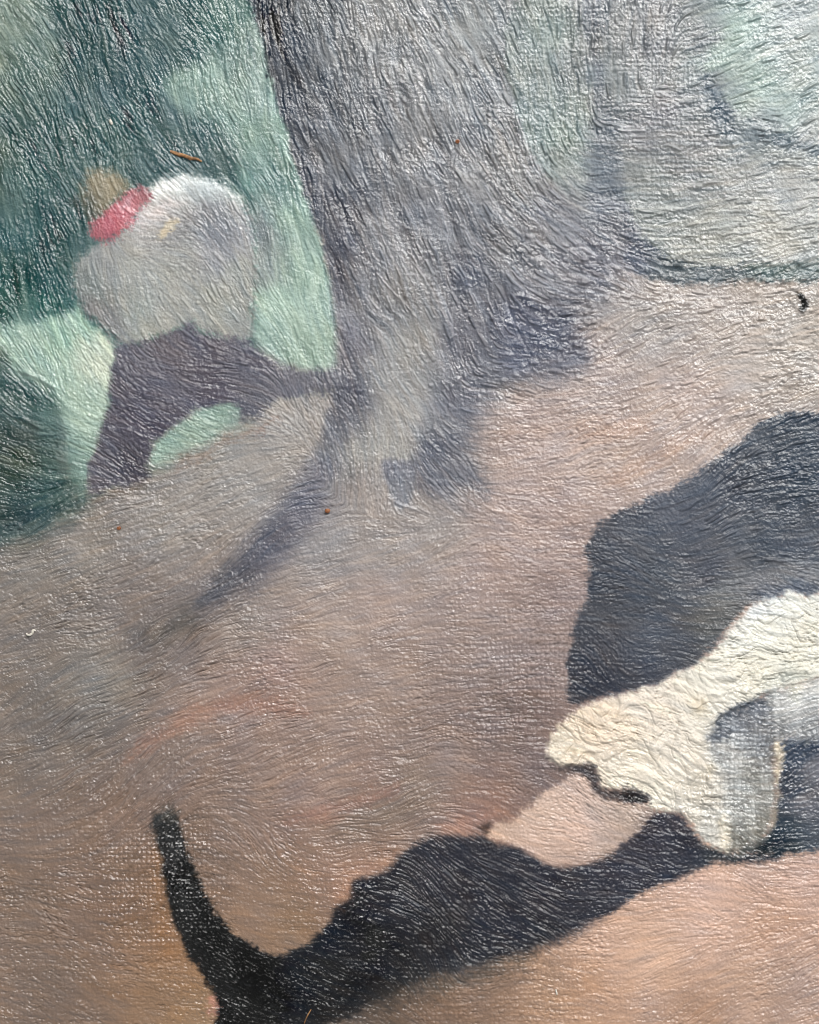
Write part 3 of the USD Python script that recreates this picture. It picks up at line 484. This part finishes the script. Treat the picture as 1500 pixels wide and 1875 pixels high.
# ------------------------------------------------------------------ materials
usdkit.material(stage, '/World/Looks/oil_paint', {
    'col': ('attribute', {'attribute': 'pigment'}),
    'gl': ('attribute', {'attribute': 'gloss'}),
    'va': ('attribute', {'attribute': 'varnish'}),
    'tc': ('texture_coordinate', {}),
    'n': ('noise_texture', {'scale': 6000.0, 'detail': 2.0, 'roughness': .6}),
    'b': ('bump', {'strength': .9, 'distance': .00006}),
    'n2': ('noise_texture', {'scale': 3300.0, 'detail': 3.0, 'roughness': .55}),
    'r2': ('rgb_ramp', {'ramp': [(.0, (0, 0, 0)), (.50, (.15, .15, .15)), (.62, (.75, .75, .75)), (.75, (1, 1, 1))]}),
    'm2': ('math', {'math_type': 'multiply'}),
    'b2': ('bump', {'strength': .3, 'distance': .00009}),
    'p': ('principled_bsdf', {'specular_ior_level': .36, 'ior': 1.5, 'coat_roughness': .10, 'coat_ior': 1.75}),
}, [('tc.object', 'n.vector'), ('n.fac', 'b.height'), ('tc.object', 'n2.vector'), ('n2.fac', 'r2.fac'), ('r2.color', 'm2.value1'), ('va.fac', 'm2.value2'), ('m2.value', 'b2.height'), ('b2.normal', 'b.normal'), ('b.normal', 'p.normal'), ('b.normal', 'p.coat_normal'), ('col.color', 'p.base_color'), ('gl.fac', 'p.roughness'), ('va.fac', 'p.coat_weight')], surface='p.BSDF')
usdkit.material(stage, '/World/Looks/raw_canvas', {
    'tc': ('texture_coordinate', {}), 'w': ('wave_texture', {'scale': 500.0, 'distortion': .6}), 'r': ('rgb_ramp', {'ramp': [(0, (.30, .26, .19)), (1, (.46, .41, .32))]}),
    'p': ('principled_bsdf', {'roughness': .85})}, [('tc.object', 'w.vector'), ('w.fac', 'r.fac'), ('r.color', 'p.base_color')], surface='p.BSDF')
usdkit.material(stage, '/World/Looks/table_wood', {
    'tc': ('texture_coordinate', {}), 'm': ('mapping', {'scale': (3.0, 30.0, 10.0)}), 'n': ('noise_texture', {'scale': 3.0, 'detail': 6.0}), 'r': ('rgb_ramp', {'ramp': [(.3, (.16, .10, .06)), (.7, (.30, .20, .12))]}),
    'p': ('principled_bsdf', {'roughness': .5})}, [('tc.object', 'm.vector'), ('m.vector', 'n.vector'), ('n.fac', 'r.fac'), ('r.color', 'p.base_color')], surface='p.BSDF')


def plain(name, a, b, scale, rough=.6):
    usdkit.material(stage, '/World/Looks/' + name, {
        'tc': ('texture_coordinate', {}), 'n': ('noise_texture', {'scale': scale, 'detail': 4.0}), 'r': ('rgb_ramp', {'ramp': [(.35, a), (.65, b)]}),
        'p': ('principled_bsdf', {'roughness': rough})}, [('tc.object', 'n.vector'), ('n.fac', 'r.fac'), ('r.color', 'p.base_color')], surface='p.BSDF')
    return '/World/Looks/' + name


SPLINTER = plain('splinter_wood', (.12, .055, .02), (.42, .22, .09), 2500)
RUST = plain('orange_grit', (.20, .06, .02), (.40, .16, .06), 3000)
PALE = plain('pale_lint', (.62, .58, .5), (.85, .8, .72), 3000)

# ------------------------------------------------------------------ the painting as parts
painting = UsdGeom.Xform.Define(stage, '/World/oil_painting')
tag(painting, 'oil painting of a bending figure, grey trees and a fallen figure on a slope', 'painting')
ZZ = ZTOP + HGT * 1e-3
PXX, PYY = (X - 750) * PX, (937.5 - Y) * PX
gyy, gxx = np.gradient(HGT * 1e-3, STEP * PX)
N = np.stack([-gxx, gyy, np.ones_like(gxx)], -1)
N /= np.linalg.norm(N, axis=-1, keepdims=True)
P = np.stack([PXX, PYY, ZZ], -1).reshape(-1, 3).astype(np.float32)
N = N.reshape(-1, 3).astype(np.float32)
CL = lin.reshape(-1, 3).astype(np.float32)
GL = GLOSS.reshape(-1).astype(np.float32)
VA = VARN.reshape(-1).astype(np.float32)
fl = LAB[:-1, :-1]
fl = ndi.median_filter(fl, 3)
ids = np.arange(H * W).reshape(H, W)
QUADS = np.stack([ids[1:, :-1], ids[1:, 1:], ids[:-1, 1:], ids[:-1, :-1]], -1)


def paint_mesh(path, keys, label=None):
    m = np.isin(fl, keys)
    if not m.any():
        return None
    q = QUADS[m]
    used, inv = np.unique(q, return_inverse=True)
    me = UsdGeom.Mesh.Define(stage, path)
    me.CreatePointsAttr(Vt.Vec3fArray.FromNumpy(P[used]))
    me.CreateFaceVertexCountsAttr(Vt.IntArray.FromNumpy(np.full(len(q), 4, np.int32)))
    me.CreateFaceVertexIndicesAttr(Vt.IntArray.FromNumpy(inv.astype(np.int32).ravel()))
    me.CreateSubdivisionSchemeAttr('none')
    me.CreateNormalsAttr(Vt.Vec3fArray.FromNumpy(N[used])); me.SetNormalsInterpolation('vertex')
    pv = UsdGeom.PrimvarsAPI(me)
    pv.CreatePrimvar('pigment', Sdf.ValueTypeNames.Color3fArray, 'vertex').Set(Vt.Vec3fArray.FromNumpy(CL[used]))
    pv.CreatePrimvar('gloss', Sdf.ValueTypeNames.FloatArray, 'vertex').Set(Vt.FloatArray.FromNumpy(GL[used]))
    pv.CreatePrimvar('varnish', Sdf.ValueTypeNames.FloatArray, 'vertex').Set(Vt.FloatArray.FromNumpy(VA[used]))
    UsdShade.MaterialBindingAPI.Apply(me.GetPrim()).Bind(UsdShade.Material.Get(stage, '/World/Looks/oil_paint'))
    if label:
        tag(me, label)
    return me



B = '/World/oil_painting/'
paint_mesh(B + 'hillside', key('hillside'), 'brown and pink painted slope with long curved brush strokes')
paint_mesh(B + 'foliage', key('foliage'), 'dark teal painted foliage with slanting strokes')
paint_mesh(B + 'bush', key('bush'), 'dark olive and teal painted bush in the left corner of the clearing')
for nm, lb in (('clearing', 'pale green light left of the bending figure'), ('clearing_001', 'pale green light between the figure and the tree'), ('clearing_002', 'pale grey green light beyond the second trunk'), ('clearing_003', 'pale green gap under the bending legs')):
    paint_mesh(B + nm, key(nm), lb)
paint_mesh(B + 'tree_trunk', key('tree_trunk'), 'broad grey violet painted trunk')
paint_mesh(B + 'tree_trunk/root', key('tree_root'), 'dark painted root running down the slope')
paint_mesh(B + 'tree_trunk_001', key('tree_trunk_001'), 'thin blue grey trunk with a low branch')
UsdGeom.Xform.Define(stage, B + 'bending_figure')
tag(stage.GetPrimAtPath(B + 'bending_figure'), 'painted figure bending away in a white shirt and red scarf')
for nm in ('shirt', 'head', 'scarf', 'trousers'):
    paint_mesh(B + 'bending_figure/' + nm, key(nm))
UsdGeom.Xform.Define(stage, B + 'fallen_figure')
tag(stage.GetPrimAtPath(B + 'fallen_figure'), 'painted fallen figure in a dark coat, cream breeches and pointed boot')
for nm in ('coat', 'breeches', 'sleeve', 'coat_tail', 'knee', 'boot'):
    paint_mesh(B + 'fallen_figure/' + nm, key(nm))
paint_mesh(B + 'impasto_ridge', key('impasto_ridge'), 'raised pale green ridge of paint')
paint_mesh(B + 'impasto_ridge_001', key('impasto_ridge_001'), 'raised grey ridge of paint on the dark bush')
for i, k in enumerate(key('paint_lump')):
    paint_mesh(B + 'paint_lump' + (f'_{i:03d}' if i else ''), [k])
# the canvas board that carries the paint
x0, x1, y0, y1 = PXX.min(), PXX.max(), PYY.min(), PYY.max()
slab = trimesh.creation.box(bounds=[[x0 - .0006, y0 - .0006, .0003], [x1 + .0006, y1 + .0006, ZTOP - .0006]])
usdkit.mesh(stage, B + 'canvas', slab, '/World/Looks/raw_canvas')
rim = []
for a, b in (((x0 - .0006, y0 - .0006), (x1 + .0006, y0)), ((x0 - .0006, y1), (x1 + .0006, y1 + .0006)), ((x0 - .0006, y0), (x0, y1)), ((x1, y0), (x1 + .0006, y1))):
    rim.append(trimesh.creation.box(bounds=[[a[0], a[1], ZTOP - .0006], [b[0], b[1], ZTOP + .00002]]))
usdkit.mesh(stage, B + 'canvas/folded_edge', trimesh.util.concatenate(rim), '/World/Looks/raw_canvas')

t = usdkit.mesh(stage, '/World/table', trimesh.creation.box(bounds=[[-.5, -.4, -.03], [.5, .4, .0003]]), '/World/Looks/table_wood')
tag(t, 'brown wooden table top under the painting', 'table', kind='structure')


# ------------------------------------------------------------------ bits of debris lying on the paint
def surf(x, y):
    i, j = int(round((y + MY) / STEP)), int(round((x + MX) / STEP))
    return np.array([(x - 750) * PX, (937.5 - y) * PX, ZTOP + 1e-3 * HGT[max(0, i - 2):i + 3, max(0, j - 2):j + 3].max()])


def strand(pts, radii, seed, sides=7, lift=.3, flat=.7):
    """A tapered, slightly knobbly strand through layout points; radii in layout units."""
    r = np.random.default_rng(seed)
    p = curve(pts, closed=False, n=4)
    rad = np.interp(np.linspace(0, 1, len(p)), np.linspace(0, 1, len(radii)), radii)
    z0 = max(surf(*q)[2] for q in p[:: max(1, len(p) // 6)])
    V, F = [], []
    for k, q in enumerate(p):
        tng = p[min(k + 1, len(p) - 1)] - p[max(k - 1, 0)]; tng /= np.linalg.norm(tng)
        nrm = np.array([-tng[1], tng[0]])
        for s in range(sides):
            a = 2 * math.pi * s / sides
            rr = rad[k] * r.uniform(.8, 1.2)
            xy = q + nrm * rr * math.cos(a)
            V.append([(xy[0] - 750) * PX, (937.5 - xy[1]) * PX, z0 + (rad[k] * flat * lift + rr * flat * math.sin(a)) * PX])
    n = len(p)
    for k in range(n - 1):
        for s in range(sides):
            a, b = k * sides + s, k * sides + (s + 1) % sides
            F += [[a, b, b + sides], [a, b + sides, a + sides]]
    F += [[0, s + 1, s] for s in range(1, sides - 1)]
    e = (n - 1) * sides
    F += [[e, e + s, e + s + 1] for s in range(1, sides - 1)]
    me = trimesh.Trimesh(np.array(V), np.array(F), process=False)
    me.fix_normals()
    return me


def grit(x, y, r, seed, ex=1.0):
    q = np.random.default_rng(seed)
    me = trimesh.creation.icosphere(subdivisions=2, radius=1)
    v = me.vertices * (1 + .25 * q.standard_normal((len(me.vertices), 1)) * .6)
    v = v * [r * PX * ex, r * PX, r * PX * .7]
    return trimesh.Trimesh(v + surf(x, y) + [0, 0, r * PX * .45], me.faces, process=False)


THINGS = [
    ('wood_splinter', strand([(312,277),(325,282),(338,285),(350,290),(360,291),(370,296)], [2.2, 3.6, 3.0, 3.6, 2.8, 1.4], 1), SPLINTER, 'brown wood splinter lying above the white shirt of the bending figure', 'splinter'),
    ('orange_grit', grit(838, 259, 3.6, 3), RUST, 'dark orange speck on the grey tree trunk, highest of the orange specks', 'speck'),
    ('orange_grit_001', grit(600, 935, 3.8, 4, 1.2), RUST, 'orange speck on the foot of the tree beside the dark root', 'speck'),
    ('orange_grit_002', grit(218, 967, 3.2, 5, 1.2), RUST, 'small orange brown speck on the slope under the bending figure', 'speck'),
    ('pale_lint', strand([(48,1160),(53,1163),(59,1160),(61,1154),(66,1155)], [1.2, 2.4, 2.2, 2.2, 1.0], 6), PALE, 'curled cream fleck of lint on the brown slope at the left edge', 'lint'),
    ('pale_lint_001', strand([(1018,1811),(1019,1816),(1020,1821)], [1.3, 1.6, 1.2], 7), PALE, 'short upright white fibre on the orange slope below the dark boot', 'lint'),
    ('pale_lint_002', strand([(201,219),(203,223),(205,228)], [2.2, 3.2, 1.6], 8), PALE, 'pale grain stuck to the dark teal foliage above the head', 'lint'),
    ('pale_lint_003', strand([(570,1848),(562,1862),(557,1875)], [.8, 1.0, .7], 9), SPLINTER, 'thin brown fibre on the black boot at the bottom edge', 'fibre'),
]
for nm, me, mat, lb, ct in THINGS:
    if nm == 'pale_lint_003':
        nm = 'brown_fibre'
    tag(usdkit.mesh(stage, '/World/' + nm, me, mat, smooth=40), lb, ct)
